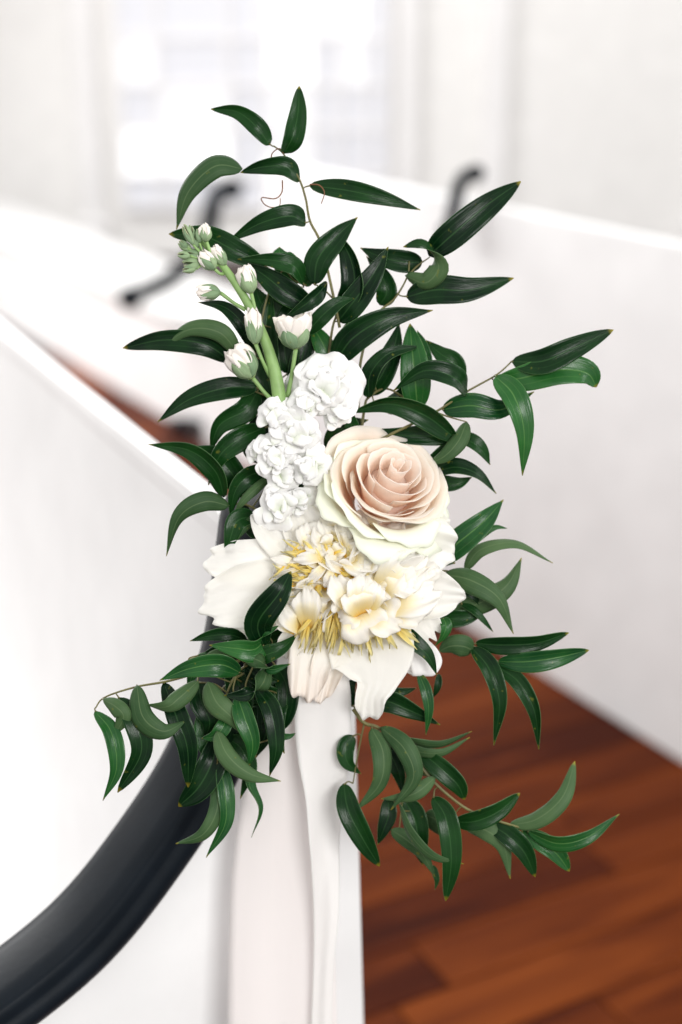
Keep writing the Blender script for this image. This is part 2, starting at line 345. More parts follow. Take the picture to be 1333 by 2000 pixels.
# backrest: top edge passes the photographed line
bs = pl(500, 1045); zt = bs[2]; far = on_floor(0, 640, zt); bd = far-bs; bd[2] = 0; bd /= np.linalg.norm(bd)
st = bs+D*.05; side = np.array([bd[1], -bd[0], 0])
def board(name, p, length, prof, mat, parent):
    """sweep prof (side, up) straight along the backrest direction"""
    k = len(prof); v = [p+side*a+ZZ*b for a, b in prof]+[p+bd*length+side*a+ZZ*b for a, b in prof]
    f = [tuple(range(k)), tuple(range(k, 2*k))[::-1]]+[(i, (i+k), (i+1) % k+k, (i+1) % k) for i in range(k)]
    return mesh(name, v, f, mat, parent, smooth=False)
board('backrest', st, 3.6, [(0, -.03), (.022, -.03), (-.06, -.62), (-.085, -.62)], M_WHITE, pew)
board('top_rail', st, 3.6, [(-.001, -.030), (-.001, -.016), (.001, -.008), (.006, -.0025), (.012, 0), (.018, -.0025), (.023, -.008), (.025, -.016), (.024, -.030)], M_WHITE, pew)
board('seat', st, 3.6, [(-.07, -.60), (-.07, -.635), (-.50, -.615), (-.50, -.585)], M_WHITE, pew)

# row beyond: panel standing on the floor boards
b1 = on_floor(1333, 1490); b2 = on_floor(870, 1200); bv = b2-b1; bv /= np.linalg.norm(bv); bn = np.array([bv[1], -bv[0], 0])
p2 = thing('pew', 'plain white panelled pew back rising from the wooden floor on the right', 'pew', b1)
L1 = 2.75
box('back_panel', b1-bv*1.6, bv*(L1+.6), bn*.018, ZZ*1.0, M_WHITE2, p2, .006)
p3 = thing('pew', 'low white pew front beyond the nearest backrest, far left', 'pew', b1+bv*(L1-1))
bq = bn*.08
box('front_panel', b1+bq+bv*(L1-.98)+bn*.02, bv*4, bn*.04, ZZ*.36, M_WHITE, p3, .004)
box('seat', b1+bq+bv*(L1-.98)+ZZ*.362, bv*4, bn*.42, ZZ*.03, M_SEAT_TONED, p3, .006)
# dark foot rest glimpsed on the floor
q0 = on_floor(330, 862); q1 = on_floor(470, 868)
fb = thing('foot_rest', 'low black foot rest on the floor boards beyond the nearest backrest', 'foot rest', q0)
box('rest_board', q0+ZZ*.03, (q1-q0), np.array([0, .07, 0]), ZZ*.04, M_BLACK, fb, .006)
box('foot', q0+(q1-q0)*.1, (q1-q0)*.08, np.array([0, .06, 0]), ZZ*.03, M_BLACK, fb, .002)
box('foot', q0+(q1-q0)*.8, (q1-q0)*.08, np.array([0, .06, 0]), ZZ*.03, M_BLACK, fb, .002)

def far_rail(pts, depth, label, sc, posts):
    pp = CAM+FW*depth
    w3 = [on_plane(x, y, pp, -FW*[1, 1, 0]) for x, y in pts]
    t = thing('handrail', label, 'handrail', w3[0], 'black handrails in the background')
    tube('rail', w3, [.020*sc, .022*sc, .022*sc, .022*sc, .02*sc], M_BLACK, t, 12, 40, True)
    for i, nm in ((0, 'knob'), (-1, 'knob')):
        c = w3[i]; r = .032*sc if i == 0 else .028*sc; vv = []; ff = []
        for a in range(9):
            for b in range(12):
                th = math.pi*a/8; ph = 2*math.pi*b/12; vv.append(c+np.array([math.sin(th)*math.cos(ph), math.sin(th)*math.sin(ph), math.cos(th)])*r)
        for a in range(8):
            for b in range(12): ff.append((a*12+b, (a+1)*12+b, (a+1)*12+(b+1) % 12, a*12+(b+1) % 12))
        mesh(nm, vv, ff, M_BLACK, t)
    for i in posts:
        c = w3[i]; q = 0
        box('post', np.array([c[0]-.02, c[1]-.015, .0]), np.array([.04, 0, 0]), np.array([0, .03, 0]), ZZ*(c[2]-.012), M_WHITE, t, .004)
far_rail([(254, 582), (285, 568), (325, 550), (362, 522), (392, 485), (410, 440), (416, 400), (430, 374), (454, 370)], 5.0, 'long black curved handrail with round knobs, blurred behind the stock buds', 1.35, ())
far_rail([(876, 452), (879, 440), (883, 428), (890, 395), (898, 362), (912, 342), (930, 339)], 3.3, 'short black hooked handrail end, blurred at upper right', .7, ())

# back wall with pilasters and a tall window
WY = 8.2
wl = box('back_wall', np.array([-5, WY, 0]), np.array([10., 0, 0]), np.array([0, .2, 0]), ZZ*4.2, M_WALL); wl['kind'] = 'structure'
def wx(px): return (px-666.5)/FPX*WY*1.06
for a, b, lab in ((200, 236, 'white pilaster on the back wall, left of the window'), (765, 800, 'white pilaster on the back wall, right of the window'), (920, 960, 'slim white pilaster on the back wall, upper right'), (1300, 1345, 'white pilaster on the back wall at the right edge')):
    t = thing('pilaster', lab, 'pilaster', (wx(a), WY, 0), 'pilasters of the back wall')
    box('shaft', np.array([wx(a), WY-.07, .22]), np.array([wx(b)-wx(a), 0, 0]), np.array([0, .069, 0]), ZZ*3.6, M_WHITE, t, .01)
    box('base', np.array([wx(a)-.03, WY-.10, 0]), np.array([wx(b)-wx(a)+.06, 0, 0]), np.array([0, .099, 0]), ZZ*.22, M_WHITE, t, .01)
t = thing('window', 'tall bright window with white glazing bars in the back wall', 'window', (wx(500), WY, .3))
xs = [wx(q) for q in (275, 345, 470, 535, 620, 665, 712, 750)]; zs = [.28, .46, .72, .95, 1.2, 1.6, 2.2]
pr = random.Random(3); bright = {(0, 1): 2, (1, 1): 2, (0, 3): 1, (3, 1): 1, (3, 2): 1, (3, 4): 2, (5, 4): 2, (3, 3): 2, (5, 3): 1, (0, 5): 1, (1, 2): 1, (4, 4): 1, (3, 5): 2, (5, 5): 2}
for i in range(len(xs)-1):
    for j in range(len(zs)-1):
        box('pane', np.array([xs[i]+.012, WY-.03, zs[j]+.012]), np.array([xs[i+1]-xs[i]-.024, 0, 0]), np.array([0, .02, 0]), ZZ*(zs[j+1]-zs[j]-.024), M_PANES[bright.get((i, j), 0)], t)
for x in xs: box('mullion', np.array([x-.014, WY-.055, zs[0]]), np.array([.028, 0, 0]), np.array([0, .05, 0]), ZZ*(zs[-1]-zs[0]), M_WHITE, t)
for z in zs: box('transom', np.array([xs[0], WY-.05, z-.012]), np.array([xs[-1]-xs[0], 0, 0]), np.array([0, .044, 0]), ZZ*.024, M_WHITE, t)

# ------------------------------------------------------------------ ribbons
def ribbon(parent, name, rows, mat, nu=13, n=50, seed=0, wave=6):
    """rows: (x left, x right, y, z left, z right)"""
    r = spline(rows, n); ph = np.random.RandomState(seed).uniform(0, 6, 4); V = []; UV = []
    for i in range(n):
        for j in range(nu):
            u = j/(nu-1); s = i/(n-1)
            hang = max(0, r[i, 2]-1340)*.31 if name == 'ribbon' else 0; V.append((r[i, 0]*(1-u)+r[i, 1]*u, r[i, 2], -hang+r[i, 3]*(1-u)+r[i, 4]*u+wave*math.sin(u*5+ph[0]+s*2)*math.sin(u*math.pi)+wave*.5*math.sin(u*11+ph[1]+s*3)*u*(1-u)*3)); UV.append((u, s))
    o = mesh(name, L2W(V), gridfaces(n, nu), mat, parent, UV); s = o.modifiers.new('thickness', 'SOLIDIFY'); s.thickness = .0003; s.offset = 0
    return o
GR = 'ribbons hanging from the flowers'
rb = ribbon(None, 'ribbon', [(583, 668, 1285, -30, -30), (578, 684, 1340, -28, -26), (576, 686, 1420, -20, -34), (584, 682, 1490, -14, -44), (597, 672, 1560, -8, -58), (604, 664, 1640, -4, -66), (609, 664, 1700, -14, -54), (613, 662, 1790, -34, -40), (612, 652, 1900, -46, -36), (606, 648, 2060, -50, -40)], M_SATIN, seed=1, wave=4)
rb['label'] = 'white satin ribbon tail twisting down below the peony, the brightest and foremost'; rb['category'] = 'ribbon'; rb['group'] = GR
rb = ribbon(None, 'ribbon', [(535, 640, 1330, -66, -60), (508, 640, 1430, -74, -62), (478, 636, 1540, -82, -64), (458, 640, 1660, -88, -66), (448, 652, 1790, -90, -68), (444, 662, 2080, -90, -68)], M_CHIF, seed=4, wave=7)
rb['label'] = 'wide blush pink ribbon tail hanging behind the white satin one'; rb['category'] = 'ribbon'; rb['group'] = GR
rb = ribbon(None, 'ribbon_loop', [(770, 800, 1225, -30, -30), (790, 846, 1258, -22, -24), (800, 864, 1290, -18, -26), (806, 850, 1318, -22, -30), (800, 830, 1316, -45, -45), (740, 790, 1290, -60, -60)], M_SATIN, seed=9, wave=3)
rb['label'] = 'short white ribbon loop poking out right of the peony behind a dark leaf'; rb['category'] = 'ribbon'
#FLOWERS
# ------------------------------------------------------------------ rose
rng = np.random.RandomState(11)
rc = np.array([752., 950, 25]); ax = unit(np.array([.30, .60, .74])); ex_ = unit(np.cross([0, 1., 0], ax)); ey_ = np.cross(ax, ex_)
rose = thing('rose', 'large blush peach rose, fully open, above the peony', 'rose', L2W([(757, 990, -60)])[0])
def rose_petal(phi, Rr, zb, Hh, span, lip, mat, seed, bot=.42, tipdrop=.16, spiral=.08, name='petal', droop=0, cs=(0, 0, 0)):
    cs = np.array(cs, float); r_ = np.random.RandomState(seed); ph = r_.uniform(0, 6, 5); tl = r_.uniform(-1, 1)*11*Rr/100; nu, nv = 27, 20; V = []; UV = []
    for v in np.linspace(0, 1, nv):
        for u in np.linspace(-1, 1, nu):
            rim = 1-tipdrop*abs(u)**3+.02*math.sin(u*6+ph[0])+.012*math.sin(u*15+ph[1]); q = v*rim
            a = phi+u*span/2
            rad = Rr*(bot+(1-bot)*math.sin(min(q, 1)*1.45)**.9)+Rr*spiral*u
            z = zb+(Hh-zb)*q
            e = max(0, q-.72)/.28
            rad += lip*e**1.7; z -= lip*droop*e**2.2
            rad *= 1+.022*math.sin(3*u+ph[2]+2*v); z += (Rr*.035*math.sin(3.3*u+ph[3])+tl*u)*v
            V.append(rc+cs+(ex_*math.cos(a)+ey_*math.sin(a))*rad*[1, 1, 1]+ax*z); UV.append(((u+1)/2, v))
    V = np.array(V); V[:, 1] = rc[1]-(V[:, 1]-rc[1])
    o = mesh(name, L2W(V), gridfaces(nv, nu), mat, rose, UV); s = o.modifiers.new('thickness', 'SOLIDIFY'); s.thickness = .00035; s.offset = 0
cv = [rc+np.array([0, 12, 0])+np.array([48*math.sin(a)*math.cos(b), 48*math.sin(a)*math.sin(b), -20+34*math.cos(a)]) for a in np.linspace(.02, 1.9, 8) for b in np.linspace(0, 2*math.pi, 20)]
mesh('receptacle', L2W(cv), gridfaces(8, 20), M_ROSEC, rose)
n = 17
for i in range(n):
    t = i/(n-1); Rr = 7+104*t**.95+rng.uniform(-5, 5)*t; Hh = 48-26*t**1.7; span = 3.5-1.0*t**.5
    rose_petal(i*2.39996+.6+rng.uniform(-.25, .25), Rr, -50, Hh+rng.uniform(-3, 3), span, 2+15*t, M_ROSEC if t < .45 else M_ROSE, 100+i, bot=.55 if t < .4 else .5, droop=.25+.5*t, spiral=.19, cs=(16*(1-t), 20*(1-t), 0))
for k, (ph_, Rr, Hh, span, lip) in enumerate([(-2.45, 112, 16, 1.7, 20), (-1.2, 106, 2, 1.7, 34), (-.2, 108, 8, 1.6, 22), (.9, 104, 14, 1.7, 12), (2.0, 106, 20, 1.6, 10), (3.0, 108, 12, 1.6, 16), (-1.75, 118, -14, 1.5, 36), (-.75, 112, -22, 1.5, 46), (-2.9, 112, -12, 1.4, 26), (.35, 110, -10, 1.3, 20)]):
    rose_petal(ph_, Rr, -60, Hh, span, lip, M_ROSEO, 200+k, droop=.7, spiral=.04, tipdrop=.22, name='petal')
tube('stem', [(757, 1000, -60), (700, 1120, -90), (660, 1300, -100)], [9, 8, 7], M_STEMG, rose)

rose_petal(-2.35, 74, -50, 20, 2.6, 8, M_ROSE, 250, bot=.5, droop=.4)
rose_petal(-1.5, 84, -50, 14, 2.2, 10, M_ROSE, 251, bot=.5, droop=.5)
# ------------------------------------------------------------------ peony
peo = thing('peony', 'big creamy white peony with ruffled heart and yellow stamens, lowest flower', 'peony', L2W([(660, 1200, -60)])[0])
tube('stem', [(660, 1190, -60), (650, 1260, -100), (645, 1380, -110)], [10, 9, 7], M_STEMG, peo)
G = [ # guard petals: points, half-widths, kwargs
 ([(640, 1130, -10), (560, 1108, 5), (480, 1100, 8), (398, 1098, -12)], [18, 42, 52, 44, 30], dict(k=.12, lobes=.03, cup=.12, ruffle=.016, lf=3)),
 ([(640, 1150, -4), (560, 1155, 14), (480, 1165, 18), (386, 1190, -4)], [20, 52, 66, 62, 40], dict(k=.18, lobes=.045, cup=.1, ruffle=.016, lf=4)),
 ([(640, 1160, -6), (560, 1185, 8), (500, 1210, 10), (440, 1245, -6)], [16, 34, 36, 34, 24], dict(k=.2, lobes=.06, cup=.1, ruffle=.016, lf=4)),
 ([(640, 1120, -10), (590, 1070, 6), (545, 1030, 12), (505, 988, 2)], [18, 50, 56, 50, 34], dict(k=.18, lobes=.03, cup=.2, ruffle=.05, lf=3)),
 ([(650, 1110, -10), (620, 1060, 10), (590, 1020, 20), (560, 985, 10)], [18, 44, 50, 44, 26], dict(k=.2, lobes=.04, cup=.25, ruffle=.05, lf=3)),
 ([(690, 1120, -10), (780, 1085, 10), (840, 1070, 14), (892, 1080, 0)], [20, 48, 58, 58, 40], dict(k=.14, lobes=.035, cup=.15, ruffle=.04, lf=3)),
 ([(690, 1150, -12), (780, 1150, 4), (850, 1160, 8), (912, 1165, -6)], [18, 44, 54, 48, 22], dict(k=.24, lobes=.03, cup=.1, ruffle=.016, lf=3)),
 ([(700, 1160, -14), (770, 1190, 0), (820, 1215, 4), (852, 1252, -8)], [18, 40, 46, 40, 28], dict(k=.12, lobes=.07, cup=.1, ruffle=.016, lf=6)),
 ([(690, 1110, -16), (770, 1050, -10), (820, 1030, -6), (880, 1030, -20)], [18, 44, 50, 44, 30], dict(k=.2, lobes=.03, cup=.15, ruffle=.04, lf=3)),
 ([(690, 1180, -16), (730, 1215, 6), (762, 1240, 8), (790, 1256, -4)], [14, 30, 30, 24, 10], dict(k=.2, lobes=.02, cup=.1, ruffle=.02, lf=3)),
 ([(690, 1170, -20), (705, 1230, 8), (730, 1280, 22), (735, 1330, 18), (724, 1365, 16), (722, 1408, 6)], [24, 52, 84, 86, 50, 30, 33, 28], dict(k=.10, lobes=.018, cup=.14, ruffle=.02, lf=4)),
 ([(655, 1190, -22), (625, 1250, 0), (605, 1300, 6), (596, 1372, -6)], [20, 44, 48, 40, 30], dict(k=.12, lobes=.03, cup=.22, ruffle=.045, lf=3, mat='b')),
 ([(665, 1200, -30), (650, 1270, -12), (636, 1320, -8), (622, 1374, -16)], [16, 30, 34, 30, 22], dict(k=.25, lobes=.03, cup=.3, ruffle=.05, lf=3, mat='b')),
 ([(620, 1190, -24), (590, 1235, -6), (565, 1262, -2), (556, 1285, -8)], [16, 26, 28, 24, 18], dict(k=.2, lobes=.03, cup=.3, ruffle=.05, lf=3)),
]
for i, (p, h, kw) in enumerate(G):
    kw = dict(kw); mt = M_PEOB if kw.pop('mat', None) else M_PEO
    kw['k'] = kw['k']+.12; kw['lobes'] *= .8; h = h[:-1]+[h[-1]*1.3]; petal(peo, 'guard_petal', p, h, mt, pw=3.6, seed=300+i, nu=29, nv=26, **kw)
# the heart: a domed disc of ruffled petaloids
I = [ # placed after the photograph: base, tip, width, dz
 (652, 1090, 572, 1092, 15, 66, -3), (650, 1092, 598, 1140, 13, 68, 0), (652, 1094, 634, 1148, 12, 74, 0), (600, 1100, 528, 1090, 14, 48, 0), (610, 1105, 532, 1128, 6, 52, 0),
 (600, 1226, 602, 1146, 26, 62, 0), (586, 1232, 556, 1180, 24, 52, 0), (575, 1236, 540, 1214, 12, 44, 0),
 (690, 1190, 652, 1122, 32, 78, 0), (700, 1196, 712, 1118, 30, 86, 0), (680, 1180, 655, 1160, 32, 84, 0), (705, 1200, 690, 1150, 34, 92, 0), (716, 1195, 738, 1140, 24, 84, 0),
 (690, 1180, 730, 1248, 46, 62, 0), (716, 1190, 788, 1222, 38, 58, 0), (700, 1190, 664, 1214, 26, 70, 0),
 (735, 1170, 820, 1086, 42, 60, 0), (745, 1180, 862, 1150, 44, 54, 0), (750, 1176, 842, 1196, 40, 50, 0), (745, 1160, 784, 1108, 30, 66, 0), (760, 1150, 852, 1112, 38, 44, 0), (740, 1150, 756, 1072, 34, 52, 0),
 (670, 1090, 720, 1110, 22, 66, 0), (672, 1088, 742, 1096, 20, 62, 0), (660, 1080, 700, 1048, 26, 56, 0), (650, 1076, 622, 1022, 24, 46, 0), (655, 1072, 665, 1020, 26, 46, 0), (645, 1080, 600, 1050, 24, 48, 0),
 (690, 1080, 748, 1044, 28, 46, 0), (700, 1084, 782, 1070, 30, 48, 0), (640, 1084, 672, 1064, 18, 60, 0), (640, 1075, 632, 1046, 17, 62, 0), (660, 1070, 706, 1066, 12, 62, 0),
 (640, 1200, 622, 1170, 14, 66, 0), (760, 1110, 800, 1062, 26, 44, 0), (730, 1120, 770, 1140, 22, 62, 0), (770, 1130, 816, 1150, 28, 62, 0)]
rg = np.random.RandomState(21)
for i, (x0, y0, x1, y1, hw, dz, rl) in enumerate(I):
    L = math.hypot(x1-x0, y1-y0); mx, my = (x0+x1)/2, (y0+y1)/2
    fine = hw < 20
    petal(peo, 'petaloid', [(x0, y0, dz-30), (mx+rg.uniform(-4, 4), my+rg.uniform(-4, 4), dz+L*.12), (x1, y1, dz-L*.08+rg.uniform(-8, 8))],
          [hw*.35, hw*.8, hw*1.1, hw*1.15, hw*.85] if not fine else [hw*.3, hw*.5, hw*.8, hw, hw*.7], M_PEOI, cup=rg.uniform(-.15, .25), ruffle=.03 if fine else .06, freq=2.3+rg.rand()*1.5, k=.38, lobes=.015 if fine else .035, seed=400+i, nref=(rg.uniform(-.3, .3), rg.uniform(-.5, .1), 1), roll=rl+rg.uniform(-14, 14), lf=3, nu=21, nv=18)
for i in range(84):      # small filler petaloids deeper in the heart
    a = rg.uniform(0, 6.28); r0 = rg.uniform(10, 105); cx, cy = 688+r0*math.cos(a)*1.15, 1122+r0*math.sin(a)*.7
    L = rg.uniform(36, 66); b = math.atan2(cy-1130, cx-690)+rg.uniform(-.6, .6); dz = 54-r0*.24
    petal(peo, 'petaloid', [(cx, cy, dz-22), (cx+L*.5*math.cos(b), cy+L*.5*math.sin(b), dz+8), (cx+L*math.cos(b), cy+L*math.sin(b), dz+rg.uniform(-10, 8))],
          [9, 18, 26, 28, 20], M_PEOI, cup=rg.uniform(-.1, .4), ruffle=.07, freq=2.4, k=.34, lobes=.03, seed=500+i, nref=(rg.uniform(-.5, .5), rg.uniform(-.6, .3), 1), roll=rg.uniform(-40, 40), lf=3, nu=13, nv=12)
def stamen(x0, y0, x1, y1, dz, wd, sg):
    mx, my = (x0+x1)/2+rg.uniform(-6, 6), (y0+y1)/2+rg.uniform(-5, 5)
    petal(peo, 'stamen', [(x0, y0, dz), (mx, my, dz+rg.uniform(2, 12)), (x1, y1, dz+rg.uniform(-14, 2))], [wd, wd*.9, wd*1.1, wd*.9, wd*.5], M_STAM, cup=.7, ruffle=.04, k=.3, lobes=.03, seed=sg, roll=rg.uniform(-50, 50), nu=5, nv=9, lf=2)
s = 700
for i in range(112):      # fringe hanging below the heart
    u = i/111; x0 = 600+165*u+rg.uniform(-12, 12); a = math.radians(116-66*u+rg.uniform(-20, 20)); L = rg.uniform(40, 100)*(1-.25*abs(u-.5))
    y0 = 1192+rg.uniform(-16, 16); stamen(x0, y0, x0+L*math.cos(a), y0+L*math.sin(a), 32+rg.uniform(-14, 18), rg.uniform(1.3, 4.6), s+i)
for i in range(52):      # left tuft
    a = math.radians(rg.uniform(150, 215)); x0, y0 = 610+rg.uniform(-14, 30), 1110+rg.uniform(-26, 50); L = rg.uniform(40, 78)
    stamen(x0, y0, x0+L*math.cos(a), y0+L*math.sin(a)*.8, 36+rg.uniform(-10, 14), rg.uniform(1.8, 3.8), s+130+i)
for i in range(90):      # gold between the petaloids
    a = rg.uniform(0, 6.28); r0 = rg.uniform(0, 80); x0, y0 = 650+r0*math.cos(a)*1.3, 1112+r0*math.sin(a)*.7; a += rg.uniform(-1.7, 1.7); L = rg.uniform(24, 48)
    stamen(x0, y0, x0+L*math.cos(a), y0+L*math.sin(a), 50-r0*.2+rg.uniform(-2, 18), rg.uniform(2, 4), s+230+i)

# ------------------------------------------------------------------ stock
stk = thing('stock_flower', 'white stock stem with green buds at its curved tip and ruffled blossoms', 'stock flower', L2W([(560, 1000, -60)])[0])
tube('stem', [(548, 1010, -40), (552, 900, -6), (547, 786, 14), (534, 715, 16), (512, 650, 14), (480, 585, 12), (446, 533, 8), (412, 492, 2), (388, 466, -2)], [12, 13, 14.5, 12, 10, 8.5, 8, 5, 3.5], M_STEMG, stk, 12, 50)
def bud(x, y, dx, dy, L, wdt, open_, sx=None, sy=None, dz=16, seed=0, sr=3.2):
    """calyx base at x, y pointing along dx, dy; pedicel to sx, sy"""
    r_ = np.random.RandomState(seed); d = unit(np.array([dx, dy, 0.])); p = np.array([-d[1], d[0], 0.]); z = np.array([0, 0, 1.])
    b = np.array([x, y, dz], float)
    if sx is not None: tube('pedicel', [(sx, sy, 8), ((sx+x)/2+d[0]*-3, (sy+y)/2+4, dz-4), (x, y, dz)], [sr*1.3, sr, sr*1.15], M_STEMG, stk, 8, 14)
    # white petals folded round each other
    nW = 6 if open_ > .25 else 4
    for i in range(nW if open_ > .05 else 0):
        a = 6.28*i/nW+r_.uniform(-.3, .3); o = p*math.cos(a)+z*math.sin(a)
        sp_ = wdt*(.30+.34*open_)
        pts = [b+o*wdt*.10, b+d*L*.35+o*wdt*.36, b+d*L*.72+o*sp_*1.0, b+d*L*(1.0+r_.uniform(-.06, .06))+o*sp_*(.45+.7*open_)]
        rl = math.degrees(math.atan2(math.cos(a), math.sin(a))) if True else 0
        pa = np.array(pts); petal(stk, 'bud_petal', pa, [wdt*.12, wdt*.36, wdt*.44, wdt*.42, wdt*.24], M_BUD, cup=-.35, ruffle=.02+.03*open_, k=.25, lobes=.03, seed=seed*10+i, nref=o, nu=11, nv=12, lf=3)
    for i in range(4):
        a = 6.28*(i+.35)/4; o = p*math.cos(a)+z*math.sin(a); Ls = L*(.84 if open_ > .05 else 1.0)*r_.uniform(.92, 1.08)
        if open_ > .5: Ls = L*.66
        pa = np.array([b+o*wdt*.08, b+d*Ls*.25+o*wdt*.40, b+d*Ls*.62+o*wdt*(.44+.1*open_), b+d*Ls+o*wdt*(.14 if open_ < .1 else .30+.2*open_)])
        petal(stk, 'sepal', pa, [wdt*.16, wdt*.28, wdt*.30, wdt*.20, wdt*.06], M_SEPAL, cup=-.5, ruffle=.01, k=.35, lobes=.01, seed=seed*10+20+i, nref=o, nu=9, nv=10, thick=.0006)
def roll_for(pts, o):
    """roll (degrees) that turns the blade so that its face looks along o"""
    q = flip(pts); oo = o*[1, -1, 1]; t = unit((q[-1]-q[0])[None])[0]; Z = np.array([0, 0, 1.])
    N = Z-t*(t@Z); N = N/(np.linalg.norm(N)+1e-9); B = np.cross(t, N); oo = oo-t*(t@oo)
    return -math.degrees(math.atan2(oo@B, oo@N))
BU = [ # calyx x, y, dir, length, width, openness, pedicel start
 (466, 722, 0, 0, 0, 0, 0, 0, 0)]
bud(578, 682, -.10, -1, 70, 62, .8, 562, 775, 22, 1, 4)
bud(494, 738, -.55, -.84, 74, 58, .38, 536, 786, 20, 2, 4)
bud(500, 672, -.10, -1, 72, 36, .2, 528, 735, 28, 3, 3.6)
bud(431, 572, -1, -.06, 48, 34, .22, 480, 605, 14, 4, 3.6)
bud(491, 573, -.28, -1, 56, 38, .3, 508, 640, 18, 5, 3.6)
bud(440, 518, -.5, -.8, 46, 28, .12, 460, 560, 10, 6, 3.2)
bud(420, 526, -.62, -.72, 44, 34, .14, 436, 535, 20, 7, 3)
bud(404, 472, -.15, -1, 36, 27, .1, 425, 520, 16, 8, 3)
for i, (x, y, dx, dy, L, wd) in enumerate([(386, 484, -.35, -1, 32, 21), (390, 474, -.1, -1, 26, 16), (378, 478, -.5, -1, 42, 17), (374, 488, -1, -.55, 30, 18), (366, 484, -.9, -.9, 20, 14), (372, 500, -1, -.1, 26, 17), (396, 502, -1, -.2, 38, 26), (392, 516, -1, .0, 34, 28), (384, 524, -.9, .15, 26, 17), (376, 470, -.1, -1, 30, 15)]):
    bud(x, y, dx, dy, L, wd, 0, 402, 500, 8+(i % 3)*6, 30+i, 2.2)
def blossom(cx, cy, cz, Rb, nP, seed, dirx=0, diry=0):
    r_ = np.random.RandomState(seed); bl = bpy.data.objects.new('blossom', None); C.objects.link(bl); bl.parent = stk; bl.empty_display_size = .01
    for i in range(nP):
        a = i*2.4+r_.uniform(-.3, .3); el = (i+.5)/nP   # 0: centre, 1: rim
        o = np.array([math.cos(a), math.sin(a), 0.]); rr = Rb*(.26+.82*el); z1 = cz+Rb*(.42-.55*el)
        b = np.array([cx+dirx*4, cy+diry*4, cz-Rb*.35])
        rr *= r_.uniform(.85, 1.12); pts = np.array([b+o*Rb*.06, b+o*rr*.32+[0, 0, Rb*(.62-.35*el)], [cx, cy, 0]+o*rr*.72+[0, 0, z1], [cx, cy, 0]+o*rr*1.06+[0, 0, z1-Rb*(.05+.22*el)+r_.uniform(-5, 5)]])
        hw = Rb*r_.uniform(.62, .82)*(.5+.5*min(1, el*1.8))
        petal(bl, 'stock_petal', pts, [hw*.25, hw*.6, hw, hw*1.05, hw*.8], M_STOCK, cup=r_.uniform(-.1, .3), ruffle=.05, freq=1.2+r_.rand()*1.0, k=.4, lobes=.025, seed=seed*31+i, nref=np.array([0, 0, 1.])-o*(.9-.6*el), nu=17, nv=15, lf=3)
def heart(cx, cy, cz, Rb, seed):
    r_ = np.random.RandomState(seed)
    for i in range(2):
        a = r_.uniform(0, 6.28); o = np.array([math.cos(a), math.sin(a), 0.]); c = np.array([cx, cy, cz]); L = Rb*r_.uniform(.4, .55)
        petal(stk, 'stock_petal', [c-o*L*.7+[0, 0, -Rb*.1], c-o*L*.1+[0, 0, Rb*.34], c+o*L*.5+[0, 0, Rb*.42], c+o*L+[0, 0, Rb*.30]], [L*.4, L*.7, L*.85, L*.6], M_STOCK, cup=r_.uniform(-.2, .2), ruffle=.08, freq=2, k=.35, lobes=.04, seed=seed*7+i, nref=(r_.uniform(-.5, .5), r_.uniform(-.7, .2), 1), nu=13, nv=12, lf=3)
for i, a in enumerate([(636, 756, 24, 74, 13), (598, 788, 34, 38, 8), (540, 815, 30, 44, 9), (584, 850, 42, 54, 11), (540, 892, 40, 52, 11), (508, 885, 22, 34, 8), (606, 915, 46, 44, 9), (556, 930, 34, 42, 9), (545, 985, 26, 50, 10), (586, 975, 24, 40, 8), (655, 815, 10, 30, 7)]): blossom(a[0], a[1], a[2], a[3], max(6, a[4]-3), 60+i); heart(*a[:4], 160+i)
# ------------------------------------------------------------------ leafy vines
GV = 'leafy green vines of the arrangement'
def vine(label, main, leaves, r=(3.2, 1.4), extra=(), at=None, pet=True, n=40):
    mp = spline(main, n); t = thing('leafy_vine', label, 'vine', L2W([main[0]])[0], GV)
    tube('stem', main, list(r), M_STEMV, t, 7, n)
    for e in extra: tube('stem', e, [2.0, 1.2], M_STEMV, t, 7, 24)
    global LS
    allp = np.vstack([mp]+[spline(e, 24) for e in extra])
    for lf in leaves:
        pts, wd = lf[0], lf[1]; kw = dict(lf[2]) if len(lf) > 2 else {}
        nopet = kw.pop('nopet', False)
        LS += 1; leaf(t, pts, wd, seed=LS, **kw)
        b = np.array(pts[0], float); b = b if len(b) == 3 else np.append(b, 0); d = np.linalg.norm((allp-b)*[1, 1, .6], axis=1); j = int(d.argmin())
        if pet and not nopet and 4 < d[j] < 75:
            q = allp[j]; b2 = np.array(pts[1], float); mid = (q+b)/2-unit((b2-b)[None])[0]*min(6, d[j]*.2)
            tube('petiole', [q, mid, b+unit((b2-b)[None])[0]*3], [1.5, 1.3, 1.9], M_STEMV, t, 6, 10)
    return t
LS = 0
def Z(z, *p): return [(x, y, z) for x, y in p]
U = dict(mat=None)
F_ = dict(mat=M_LEAFB)
